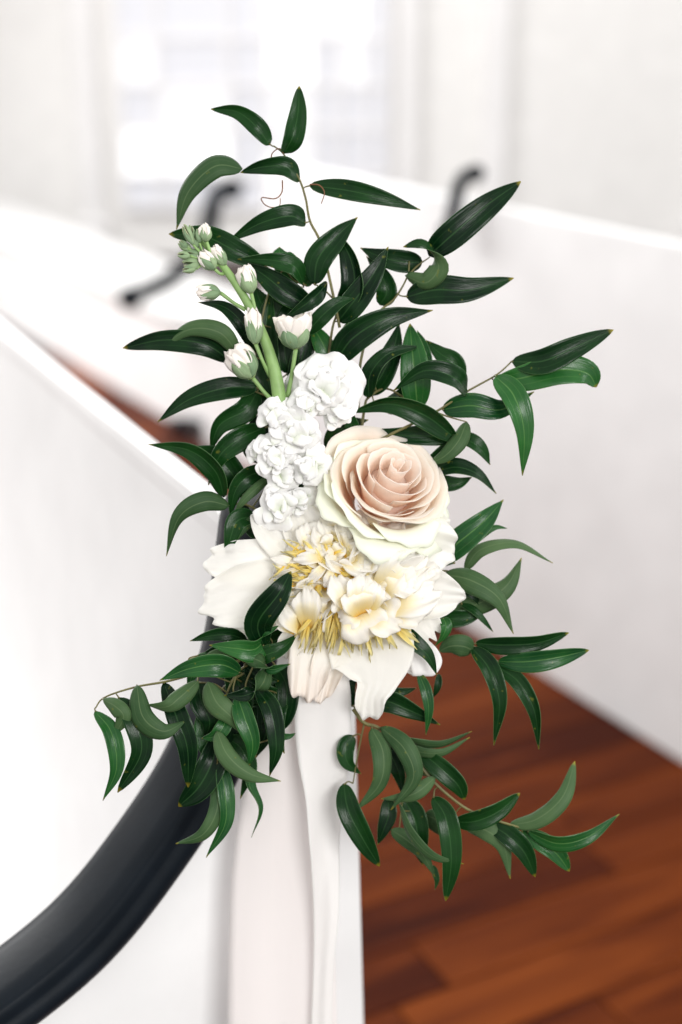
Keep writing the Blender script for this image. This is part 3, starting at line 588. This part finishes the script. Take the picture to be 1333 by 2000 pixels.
# A the sprig at the very top
vine('topmost vine sprig with two upright leaves and curling brown tendrils', Z(-30, (664, 640), (652, 580), (628, 478), (606, 432), (598, 390), (586, 352), (566, 320), (552, 298), (535, 285)), [
 ([(528, 283, -30), (500, 246, -20), (462, 218, -24), (412, 213, -34)], 44, dict(roll=[-30, 15, 22], blunt=.4)),
 ([(556, 300, -30), (572, 270, -16), (583, 220, -20), (585, 168, -36)], 50, dict(roll=[-40, -5, 5], blunt=.35, fold=.5)),
 ([(586, 354, -30), (560, 326, -22), (515, 326, -20), (470, 337, -30)], 44, dict(roll=[-60, 10, 25], blunt=.4)),
 ([(474, 330, -45), (420, 326, -40), (368, 376, -46), (345, 448, -60)], 50, dict(roll=[150, 165, 200], under=None)),
 ([(604, 362, -28), (680, 372, -22), (750, 388, -24), (822, 410, -36)], 46, dict(roll=[10, -8, -10])),
 ([(598, 436, -28), (568, 422, -18), (510, 436, -22), (448, 470, -34)], 48, dict(roll=[-50, 10, 20], blunt=.4)),
 ], r=(3, 1.6))
tv = bpy.data.objects['leafy_vine']
for p in ([(552, 352, -30), (551, 375, -28), (538, 388, -26), (512, 386, -26), (516, 398, -26), (530, 405, -28), (546, 402, -30), (548, 386, -30)], [(606, 360, -24), (624, 362, -14), (634, 376, -10), (628, 398, -12)], [(530, 318, -26), (532, 300, -20), (546, 290, -18), (554, 300, -22)]):
    tube('tendril', p, [1.5, 1.2, .9], M_TEND, tv, 6, 30)
# B centre-top
vine('upper centre vine with crossing pointed leaves behind the buds', Z(-45, (640, 760), (642, 700), (650, 640), (660, 600), (640, 572), (618, 556)), [
 ([(614, 556, -40), (622, 505, -26), (660, 460, -28), (699, 424, -40)], 60, dict(roll=[0, -8])),
 ([(664, 600, -50), (690, 560, -30), (684, 505, -30), (654, 449, -40)], 60, dict(roll=[0, 25, 10], fold=.5)),
 ([(660, 628, -36), (690, 590, -18), (730, 535, -12), (759, 482, -18)], 58, dict(roll=[10, -5])),
 ([(742, 596, -70), (756, 570, -64), (745, 535, -66), (716, 500, -76)], 46),
 ([(640, 552, -16), (622, 574, 0), (595, 596, 4), (556, 622, -8)], 36, dict(roll=[60, 20, 20], blunt=.45)),
 ([(600, 652, -20), (626, 620, -8), (660, 592, -8), (694, 582, -16)], 40, dict(roll=[0, 20])),
 ([(655, 710, -50), (690, 660, -30), (760, 620, -26), (846, 606, -38)], 64, dict(roll=[10, -10])),
 ([(640, 715, -60), (640, 690, -56), (622, 655, -56), (606, 635, -60)], 46, F_),
 ([(650, 715, -66), (660, 680, -60), (672, 650, -60), (682, 625, -66)], 24, F_),
 ([(572, 560, -60), (562, 520, -50), (548, 500, -52), (546, 482, -62)], 56, F_),
 ([(594, 556, -30), (576, 520, -8), (530, 508, -2), (464, 506, -18)], 44, dict(roll=[-70, -20, 15, 30], blunt=.45)),
 ], extra=[Z(-60, (642, 700), (600, 640), (590, 560))])
# C right-top
vine('upper right vine with a rolled grey-green leaf and long blade pointing up right', Z(-50, (700, 800), (706, 700), (735, 618), (772, 582), (796, 540), (800, 510)), [
 ([(838, 500, -46), (880, 462, -32), (950, 402, -34), (1018, 354, -50)], 62, dict(roll=[0, -10], peak=.42)),
 ([(794, 580, -44), (850, 566, -30), (920, 566, -30), (1004, 543, -44)], 66, dict(roll=[5, -8], peak=.4)),
 ([(826, 512, -60), (790, 512, -54), (745, 502, -54), (704, 484, -60)], 48),
 ([(792, 538, -40), (832, 552, -22), (858, 524, -10), (846, 494, -12), (820, 476, -22), (788, 482, -34)], 44, dict(roll=[150, 170, 200, 275, 330, 350], blunt=.4, fold=.3)),
 ], extra=[Z(-50, (796, 540), (815, 520), (840, 502))])
# D right
vine('right-hand vine reaching farthest right above the rose', Z(-30, (700, 880), (760, 850), (850, 805), (912, 765), (970, 732), (1002, 704)), [
 ([(1000, 706, -24), (1060, 705, -10), (1120, 680, -10), (1199, 644, -24)], 58, dict(roll=[10, -5], peak=.45)),
 ([(965, 744, -34), (1020, 738, -22), (1090, 722, -22), (1146, 728, -28), (1166, 756, -40)], 66, dict(mat=M_LEAFB, roll=[-5, 5, 10], peak=.5, blunt=.6)),
 ([(968, 734, -16), (1004, 772, 4), (1024, 840, 2), (1021, 929, -16)], 54, dict(roll=[10, 5], mat=M_LEAFB)),
 ([(864, 800, -40), (920, 792, -30), (980, 800, -36), (1044, 765, -50)], 56, F_),
 ([(914, 770, -24), (890, 738, 6), (830, 724, 10), (768, 764, -6)], 50, dict(roll=[-75, -30, 10, 25], blunt=.5)),
 ([(912, 824, -36), (896, 862, -18), (868, 892, -20), (832, 908, -34)], 38, dict(roll=[160, 175])),
 ], extra=[Z(-36, (850, 805), (880, 815), (912, 824))])
# D2 middle right cluster
vine('vine of dark broad leaves directly above the rose', Z(-60, (700, 900), (712, 800), (722, 775), (760, 760), (815, 800), (840, 840)), [
 ([(720, 778, -50), (724, 730, -34), (760, 690, -30), (824, 676, -44)], 44, dict(roll=[0, 25, 10])),
 ([(716, 770, -70), (745, 735, -66), (770, 680, -64), (780, 630, -70)], 56),
 ([(816, 800, -60), (812, 750, -46), (806, 690, -46), (801, 632, -60)], 66, dict(mat=M_LEAFB, roll=[0, 8], peak=.4)),
 ([(830, 740, -70), (834, 705, -66), (826, 670, -66), (815, 645, -72)], 24, F_),
 ([(900, 750, -74), (890, 710, -70), (860, 690, -70), (832, 664, -76)], 44),
 ([(892, 858, -30), (830, 812, -6), (760, 790, -4), (684, 806, -24)], 60, dict(roll=[10, 22, 25], fold=.55)),
 ([(892, 856, -50), (840, 852, -44), (780, 850, -44), (734, 838, -50)], 46),
 ([(750, 800, -70), (770, 790, -66), (786, 770, -66), (800, 740, -70)], 44),
 ([(676, 800, -60), (690, 840, -56), (700, 880, -58), (705, 900, -64)], 30),
 ([(718, 742, -60), (705, 738, -56), (700, 748, -58), (706, 765, -60)], 16, F_),
 ])
# E behind rose, right
vine('short vine with drooping narrow leaves just right of the rose', Z(-60, (800, 980), (840, 920), (866, 870), (884, 850)), [
 ([(888, 852, -50), (920, 862, -40), (944, 882, -44), (958, 908, -56)], 34, dict(roll=[10, 30])),
 ([(846, 924, -46), (890, 912, -32), (934, 926, -34), (970, 964, -50)], 38, dict(roll=[20, 40])),
 ([(852, 930, -60), (870, 944, -56), (896, 944, -56), (922, 932, -60)], 34),
 ([(830, 915, -60), (860, 890, -54), (880, 870, -56), (905, 840, -62)], 36),
 ])
# F right of the peony
vine('vine with arching sickle-shaped leaves just right of the peony', Z(-60, (780, 1150), (830, 1130), (870, 1115), (900, 1130)), [
 ([(850, 1095, -54), (892, 1062, -40), (946, 1018, -40), (984, 976, -54)], 60, dict(roll=[10, -5], mat=M_LEAFB)),
 ([(908, 1114, -50), (940, 1074, -36), (1010, 1062, -36), (1080, 1100, -54)], 34, dict(roll=[190, 215, 230])),
 ([(884, 1196, -66), (940, 1176, -56), (990, 1144, -56), (1019, 1090, -66)], 52, dict(roll=[170, 185, 200])),
 ([(868, 1122, -40), (920, 1134, -24), (975, 1170, -24), (1003, 1238, -44)], 54, dict(roll=[185, 200, 215])),
 ([(850, 1195, -60), (880, 1208, -56), (920, 1204, -56), (960, 1180, -60)], 40),
 ([(900, 1180, -50), (925, 1192, -44), (945, 1212, -46), (964, 1234, -54)], 20, dict(roll=30)),
 ([(872, 1140, -44), (900, 1150, -40), (925, 1165, -40), (940, 1185, -50)], 24, dict(roll=20)),
 ([(930, 1060, -60), (950, 1040, -56), (970, 1030, -58), (992, 1032, -64)], 14, F_),
 ])
# G right lower fan
vine('vine fanning four slim leaves over the wooden floor at mid right', Z(-50, (800, 1200), (860, 1236), (914, 1258), (940, 1270), (976, 1294)), [
 ([(924, 1270, -36), (905, 1262, -26), (880, 1262, -28), (858, 1272, -40)], 50, dict(roll=190, blunt=.35)),
 ([(928, 1256, -40), (980, 1260, -26), (1050, 1256, -26), (1112, 1236, -40)], 42, dict(roll=[-10, -20], blunt=.5, peak=.5)),
 ([(972, 1292, -40), (1030, 1292, -24), (1090, 1284, -22), (1151, 1270, -36)], 48, dict(roll=[10, -15], mat=M_LEAFB, peak=.55)),
 ([(922, 1264, -36), (956, 1306, -20), (976, 1372, -18), (965, 1456, -36)], 46, dict(roll=[20, 5, -10], fold=.5)),
 ([(966, 1298, -40), (1012, 1330, -26), (1044, 1388, -24), (1053, 1464, -44)], 42, dict(roll=[20, 5, -10], fold=.5)),
 ([(780, 1222, 0), (806, 1252, 16), (836, 1280, 14), (854, 1318, 2)], 38, dict(roll=[10, 20])),
 ([(866, 1206, -10), (872, 1222, -4), (866, 1242, -4), (850, 1262, -12)], 26, dict(roll=[0, 60], mat=M_LEAFB)),
 ])
# H below peony
vine('short vine under the peony petals with one bright spotted leaf', Z(-60, (700, 1300), (720, 1340), (730, 1370), (712, 1395)), [
 ([(818, 1314, -30), (832, 1350, -20), (838, 1390, -22), (832, 1436, -36)], 26, dict(mat=M_LEAFB, roll=[10, -15])),
 ([(858, 1316, -60), (856, 1335, -56), (852, 1350, -58), (847, 1362, -64)], 16),
 ([(734, 1352, -50), (758, 1354, -44), (786, 1352, -46), (814, 1344, -54)], 24),
 ([(706, 1386, -50), (752, 1370, -36), (806, 1390, -36), (860, 1416, -50)], 50, dict(roll=[0, -15])),
 ([(690, 1380, -60), (680, 1360, -56), (684, 1340, -58), (700, 1320, -60)], 30),
 ])
# I bottom right
vine('lower right vine trailing down over the floor, the longest', Z(-50, (690, 1385), (712, 1412), (745, 1425), (806, 1478), (850, 1530), (912, 1580), (975, 1604), (1036, 1622)), [
 ([(726, 1422, -40), (748, 1470, -24), (742, 1530, -22), (694, 1584, -40)], 44, dict(roll=[190, 200, 170])),
 ([(744, 1420, -36), (790, 1462, -12), (808, 1520, -10), (764, 1582, -26)], 48, dict(roll=[170, 180, 175])),
 ([(762, 1424, -50), (800, 1446, -40), (860, 1454, -38), (922, 1428, -52)], 26, dict(roll=[60, 130, 150])),
 ([(770, 1436, -60), (800, 1462, -50), (860, 1470, -50), (918, 1440, -60)], 26, dict(roll=[150, 175])),
 ([(820, 1468, -60), (852, 1492, -46), (892, 1530, -44), (908, 1562, -54)], 46, dict(roll=[10, -10], peak=.6, blunt=.6)),
 ([(800, 1500, -90), (836, 1496, -84), (868, 1508, -84), (896, 1530, -90)], 48, dict(roll=180)),
 ([(846, 1556, -50), (872, 1600, -30), (882, 1680, -28), (871, 1760, -46)], 48, dict(roll=[0, 8], peak=.5)),
 ([(886, 1606, -60), (930, 1604, -46), (976, 1584, -46), (1016, 1549, -60)], 46, dict(roll=[-10, -25], peak=.5)),
 ([(994, 1612, -60), (1050, 1600, -46), (1100, 1556, -44), (1123, 1487, -60)], 42, dict(roll=[190, 200, 170], peak=.5)),
 ([(1030, 1624, -50), (1090, 1648, -34), (1150, 1634, -34), (1210, 1590, -54)], 38, dict(roll=[-40, -20, 20], mat=M_LEAFB)),
 ([(1018, 1624, -64), (1050, 1640, -56), (1086, 1666, -56), (1113, 1702, -66)], 44, dict(mat=M_LEAFB, peak=.6, blunt=.6)),
 ([(956, 1610, -66), (990, 1630, -56), (1024, 1664, -56), (1046, 1713, -66)], 46, dict(peak=.6)),
 ([(906, 1612, -70), (950, 1622, -62), (984, 1652, -62), (997, 1716, -72)], 44, dict(roll=[170, 190])),
 ([(672, 1530, -60), (680, 1580, -44), (710, 1640, -44), (742, 1692, -60)], 50, dict(peak=.5)),
 ([(758, 1558, -84), (760, 1590, -78), (750, 1620, -78), (738, 1650, -84)], 38),
 ([(780, 1570, -36), (800, 1625, -20), (845, 1672, -20), (906, 1687, -40)], 26, dict(roll=[110, 150, 165])),
 ([(764, 1620, -70), (795, 1640, -64), (825, 1668, -64), (850, 1712, -72)], 36, dict(roll=170)),
 ([(850, 1518, -40), (820, 1544, -26), (790, 1556, -28), (745, 1560, -40)], 34, dict(roll=[180, 190])),
 ([(690, 1436, -64), (676, 1460, -58), (680, 1490, -58), (706, 1512, -66)], 40),
 ([(790, 1560, -90), (810, 1600, -84), (820, 1650, -84), (826, 1690, -90)], 52),
 ([(830, 1590, -100), (850, 1600, -96), (870, 1620, -96), (890, 1640, -100)], 44, dict(roll=180)),
 ([(846, 1690, -90), (850, 1704, -88), (854, 1720, -88), (850, 1738, -92)], 14, F_),
 ([(740, 1430, -90), (762, 1470, -84), (780, 1510, -84), (790, 1560, -90)], 40),
 ], extra=[Z(-60, (712, 1412), (700, 1470), (690, 1530)), Z(-70, (806, 1478), (790, 1540), (780, 1620))], r=(4, 2.2))
# J left hanging
vine('lower left vine with leaves hanging from a thin bare stem', Z(0, (470, 1290), (400, 1310), (330, 1330), (265, 1342), (205, 1362), (186, 1384)), [
 ([(186, 1388, 4), (218, 1430, 20), (228, 1500, 20), (201, 1564, 4)], 42, dict(roll=[40, 10, -20], mat=M_LEAFB)),
 ([(202, 1366, 14), (226, 1380, 34), (242, 1400, 34), (226, 1432, 18)], 40, dict(roll=[180, 190, 185], blunt=.6, peak=.6)),
 ([(232, 1362, 6), (262, 1404, 22), (276, 1470, 22), (230, 1548, 4)], 50, dict(roll=[20, 0, -10], peak=.5)),
 ([(268, 1338, 16), (280, 1400, 36), (320, 1428, 38), (364, 1408, 22)], 50, dict(roll=[170, 180, 190])),
 ([(320, 1332, -6), (345, 1400, 14), (366, 1460, 14), (368, 1538, -6)], 52, dict(roll=[10, 0, -10], peak=.55)),
 ([(388, 1330, 20), (352, 1362, 40), (325, 1380, 42), (281, 1376, 26)], 38, dict(roll=[170, 190, 250])),
 ])
# K left cluster
vine('dense dark vine cluster below the peony at left, in front of the black arm', Z(-10, (600, 1260), (540, 1270), (500, 1290), (460, 1320), (430, 1400), (425, 1490)), [
 ([(515, 1262, 40), (505, 1216, 76), (545, 1160, 96), (569, 1116, 84)], 66, dict(roll=[0, -5], peak=.40)),
 ([(484, 1252, 0), (450, 1240, 12), (410, 1242, 12), (371, 1252, 0)], 30),
 ([(524, 1240, 30), (500, 1268, 50), (460, 1266, 52), (409, 1260, 36)], 52, dict(roll=[70, 30, -5, -5], mat=M_LEAFB)),
 ([(478, 1296, 16), (512, 1282, 32), (552, 1266, 32), (581, 1238, 18)], 38, dict(roll=[-20, 20])),
 ([(472, 1280, 36), (505, 1290, 52), (530, 1308, 54), (568, 1297, 40)], 34, dict(roll=[200, 190, 330, 355], mat=M_LEAFB)),
 ([(470, 1314, 24), (430, 1298, 44), (370, 1306, 44), (312, 1329, 26)], 50, dict(roll=[10, -8], mat=M_LEAFB)),
 ([(524, 1302, 30), (512, 1336, 46), (480, 1358, 46), (438, 1358, 30)], 42, dict(roll=[180, 195, 350, 350])),
 ([(388, 1330, -30), (394, 1370, -16), (410, 1410, -16), (400, 1444, -30)], 56),
 ([(406, 1332, 10), (424, 1372, 24), (452, 1400, 24), (474, 1434, 10)], 50, dict(roll=[180, 185])),
 ([(464, 1360, 20), (478, 1400, 34), (494, 1450, 34), (487, 1497, 18)], 46, F_),
 ([(502, 1344, 12), (530, 1390, 26), (540, 1460, 26), (527, 1516, 10)], 46),
 ([(424, 1428, 20), (446, 1476, 36), (490, 1512, 36), (549, 1526, 18)], 44, dict(roll=[180, 190, 200])),
 ([(426, 1436, -30), (414, 1490, -16), (386, 1540, -16), (349, 1575, -34)], 66, dict(peak=.45)),
 ([(422, 1524, -14), (424, 1580, 0), (396, 1630, 2), (344, 1648, -14)], 36, dict(roll=[185, 200, 170])),
 ([(430, 1488, -16), (440, 1550, -4), (440, 1610, -4), (403, 1675, -20)], 38, dict(roll=[10, 30, -10], mat=M_LEAFB)),
 ([(496, 1476, -40), (488, 1530, -30), (508, 1580, -30), (492, 1636, -42)], 36, dict(roll=[10, 60, 80], mat=M_LEAFB)),
 ([(556, 1360, -40), (540, 1390, -30), (540, 1430, -30), (556, 1472, -40)], 44),
 ([(536, 1442, -30), (552, 1440, -24), (566, 1438, -24), (578, 1432, -32)], 15, F_),
 ([(446, 1392, 0), (436, 1420, 10), (420, 1438, 10), (394, 1442, 0)], 34, F_),
 ([(480, 1300, -30), (500, 1320, -24), (520, 1330, -24), (545, 1330, -34)], 40),
 ([(470, 1330, -40), (500, 1350, -36), (540, 1360, -36), (570, 1340, -44)], 50),
 ([(480, 1420, -40), (500, 1400, -36), (520, 1390, -36), (560, 1380, -44)], 40),
 ([(440, 1500, -50), (460, 1440, -46), (480, 1400, -46), (500, 1370, -50)], 50),
 ([(500, 1246, 40), (516, 1236, 60), (530, 1230, 62), (545, 1222, 52)], 16, F_),
 ([(395, 1300, -10), (420, 1282, 0), (450, 1280, 0), (480, 1286, -10)], 30, dict(roll=170)),
 ], extra=[Z(-14, (430, 1400), (470, 1400), (500, 1480)), Z(0, (500, 1290), (480, 1340), (500, 1350))])
for p in ([(366, 1300, 16), (372, 1288, 24), (384, 1284, 28), (396, 1292, 24), (402, 1302, 20)], [(372, 1300, 20), (370, 1286, 22), (388, 1280, 24)], [(462, 1320, 10), (456, 1345, 20), (460, 1360, 18)]):
    tube('tendril', p, [2, 1.5, 1.2], M_STEMV, bpy.data.objects['leafy_vine.010'], 6, 20)
# L left upper
vine('upper left vine with long leaves spreading left behind the stock stem', Z(-40, (560, 860), (540, 780), (520, 700), (510, 640), (530, 560), (560, 520)), [
 ([(520, 520, -44), (460, 490, -34), (400, 462, -34), (330, 457, -46)], 52, dict(roll=[0, 12], peak=.5)),
 ([(612, 604, -40), (560, 572, -28), (520, 540, -28), (478, 512, -36)], 58, dict(roll=[0, 10])),
 ([(500, 690, -44), (480, 640, -32), (440, 600, -32), (387, 590, -44)], 38, dict(roll=[20, -20])),
 ([(452, 706, -40), (400, 672, -28), (320, 664, -28), (240, 680, -44)], 52, dict(roll=[0, 8], peak=.5)),
 ([(468, 694, -30), (430, 650, -12), (370, 644, -12), (313, 682, -28)], 42, dict(roll=[190, 175, 170])),
 ([(504, 756, -40), (440, 758, -28), (370, 780, -28), (308, 824, -44)], 52, dict(roll=[0, -10])),
 ([(504, 764, -50), (480, 800, -40), (430, 830, -40), (411, 882, -54)], 54, dict(roll=[0, 20])),
 ([(520, 834, -44), (470, 856, -28), (430, 890, -28), (407, 948, -44)], 54, dict(roll=[0, 10])),
 ([(540, 800, -60), (520, 720, -56), (520, 640, -56), (530, 560, -60)], 66),
 ([(566, 730, -66), (556, 680, -62), (560, 620, -62), (580, 570, -66)], 60),
 ([(570, 760, -66), (590, 700, -62), (600, 650, -62), (592, 610, -66)], 50),
 ([(530, 800, -60), (500, 780, -56), (480, 750, -56), (470, 700, -60)], 50),
 ([(598, 560, -60), (604, 540, -56), (596, 528, -56), (582, 520, -60)], 26, F_),
 ([(560, 640, -70), (540, 620, -66), (510, 590, -66), (500, 560, -70)], 60),
 ([(520, 900, -60), (500, 870, -56), (510, 830, -56), (530, 800, -60)], 60),
 ], extra=[Z(-44, (540, 780), (500, 765), (470, 750)), Z(-44, (510, 700), (480, 700), (455, 700))])
# M left middle
vine('left middle vine with curled leaves over the top of the black arm', Z(-30, (560, 1060), (520, 1010), (480, 985), (450, 985), (438, 975)), [
 ([(438, 972, -34), (420, 920, -20), (370, 880, -20), (290, 868, -36)], 50, dict(roll=[30, 20, 10])),
 ([(476, 962, -60), (450, 920, -54), (420, 890, -54), (362, 874, -60)], 58),
 ([(448, 988, -20), (400, 980, -4), (350, 1010, -4), (325, 1086, -20)], 46, dict(roll=[175, 195, 230])),
 ([(532, 918, -40), (486, 930, -24), (460, 960, -22), (450, 1012, -34)], 46, dict(roll=[0, 20, 30])),
 ([(530, 930, -30), (500, 955, -14), (474, 980, -12), (456, 1008, -30)], 22, dict(roll=180)),
 ([(500, 1008, -20), (466, 1016, 0), (452, 1046, 2), (441, 1094, -12)], 46, dict(roll=[-10, 10])),
 ([(508, 1014, -24), (484, 1024, -10), (466, 1044, -8), (456, 1066, -20)], 22, dict(roll=190)),
 ([(520, 1060, -50), (490, 1030, -46), (480, 1000, -46), (470, 960, -50)], 30),
 ])
vine('dark vine hanging over the black arm behind the lower left leaves', Z(-40, (560, 1240), (500, 1300), (440, 1340), (400, 1400)), [
 ([(452, 1300, -50), (470, 1350, -40), (462, 1410, -40), (430, 1460, -54)], 58),
 ([(500, 1320, -50), (520, 1370, -40), (520, 1430, -40), (500, 1480, -54)], 54),
 ([(420, 1300, -40), (400, 1290, -30), (380, 1310, -30), (366, 1350, -40)], 40, F_),
 ([(470, 1260, -40), (440, 1270, -30), (410, 1280, -30), (376, 1300, -40)], 34),
 ([(540, 1300, -50), (560, 1340, -40), (556, 1400, -40), (530, 1440, -54)], 50),
 ([(410, 1380, -50), (400, 1420, -44), (410, 1470, -44), (440, 1500, -54)], 50, F_),
 ([(560, 1250, -50), (590, 1270, -44), (600, 1300, -44), (590, 1340, -54)], 46),
 ([(440, 1440, -46), (470, 1460, -38), (486, 1500, -38), (470, 1560, -50)], 44),
 ])
# darker leaves hidden deep between the flowers and the arm
vine('deep hidden vine filling the shade between the blossoms', Z(-80, (600, 1300), (600, 1100), (600, 900), (620, 760)), [
 ([(560, 1000, -70), (590, 960, -66), (620, 920, -66), (640, 880, -70)], 70),
 ([(640, 880, -80), (660, 850, -76), (680, 830, -76), (720, 820, -80)], 50),
 ([(520, 900, -80), (540, 860, -76), (560, 820, -76), (600, 800, -80)], 70),
 ([(600, 1040, -60), (610, 1010, -56), (620, 980, -56), (640, 960, -60)], 50),
 ([(480, 1240, -60), (520, 1250, -56), (560, 1250, -56), (600, 1240, -60)], 56),
 ([(500, 1330, -70), (530, 1330, -66), (560, 1320, -66), (600, 1300, -70)], 60),
 ([(780, 1250, -70), (800, 1230, -66), (840, 1220, -66), (880, 1215, -70)], 50),
 ([(790, 1090, -80), (820, 1080, -76), (850, 1090, -76), (890, 1100, -80)], 60),
 ], pet=False)
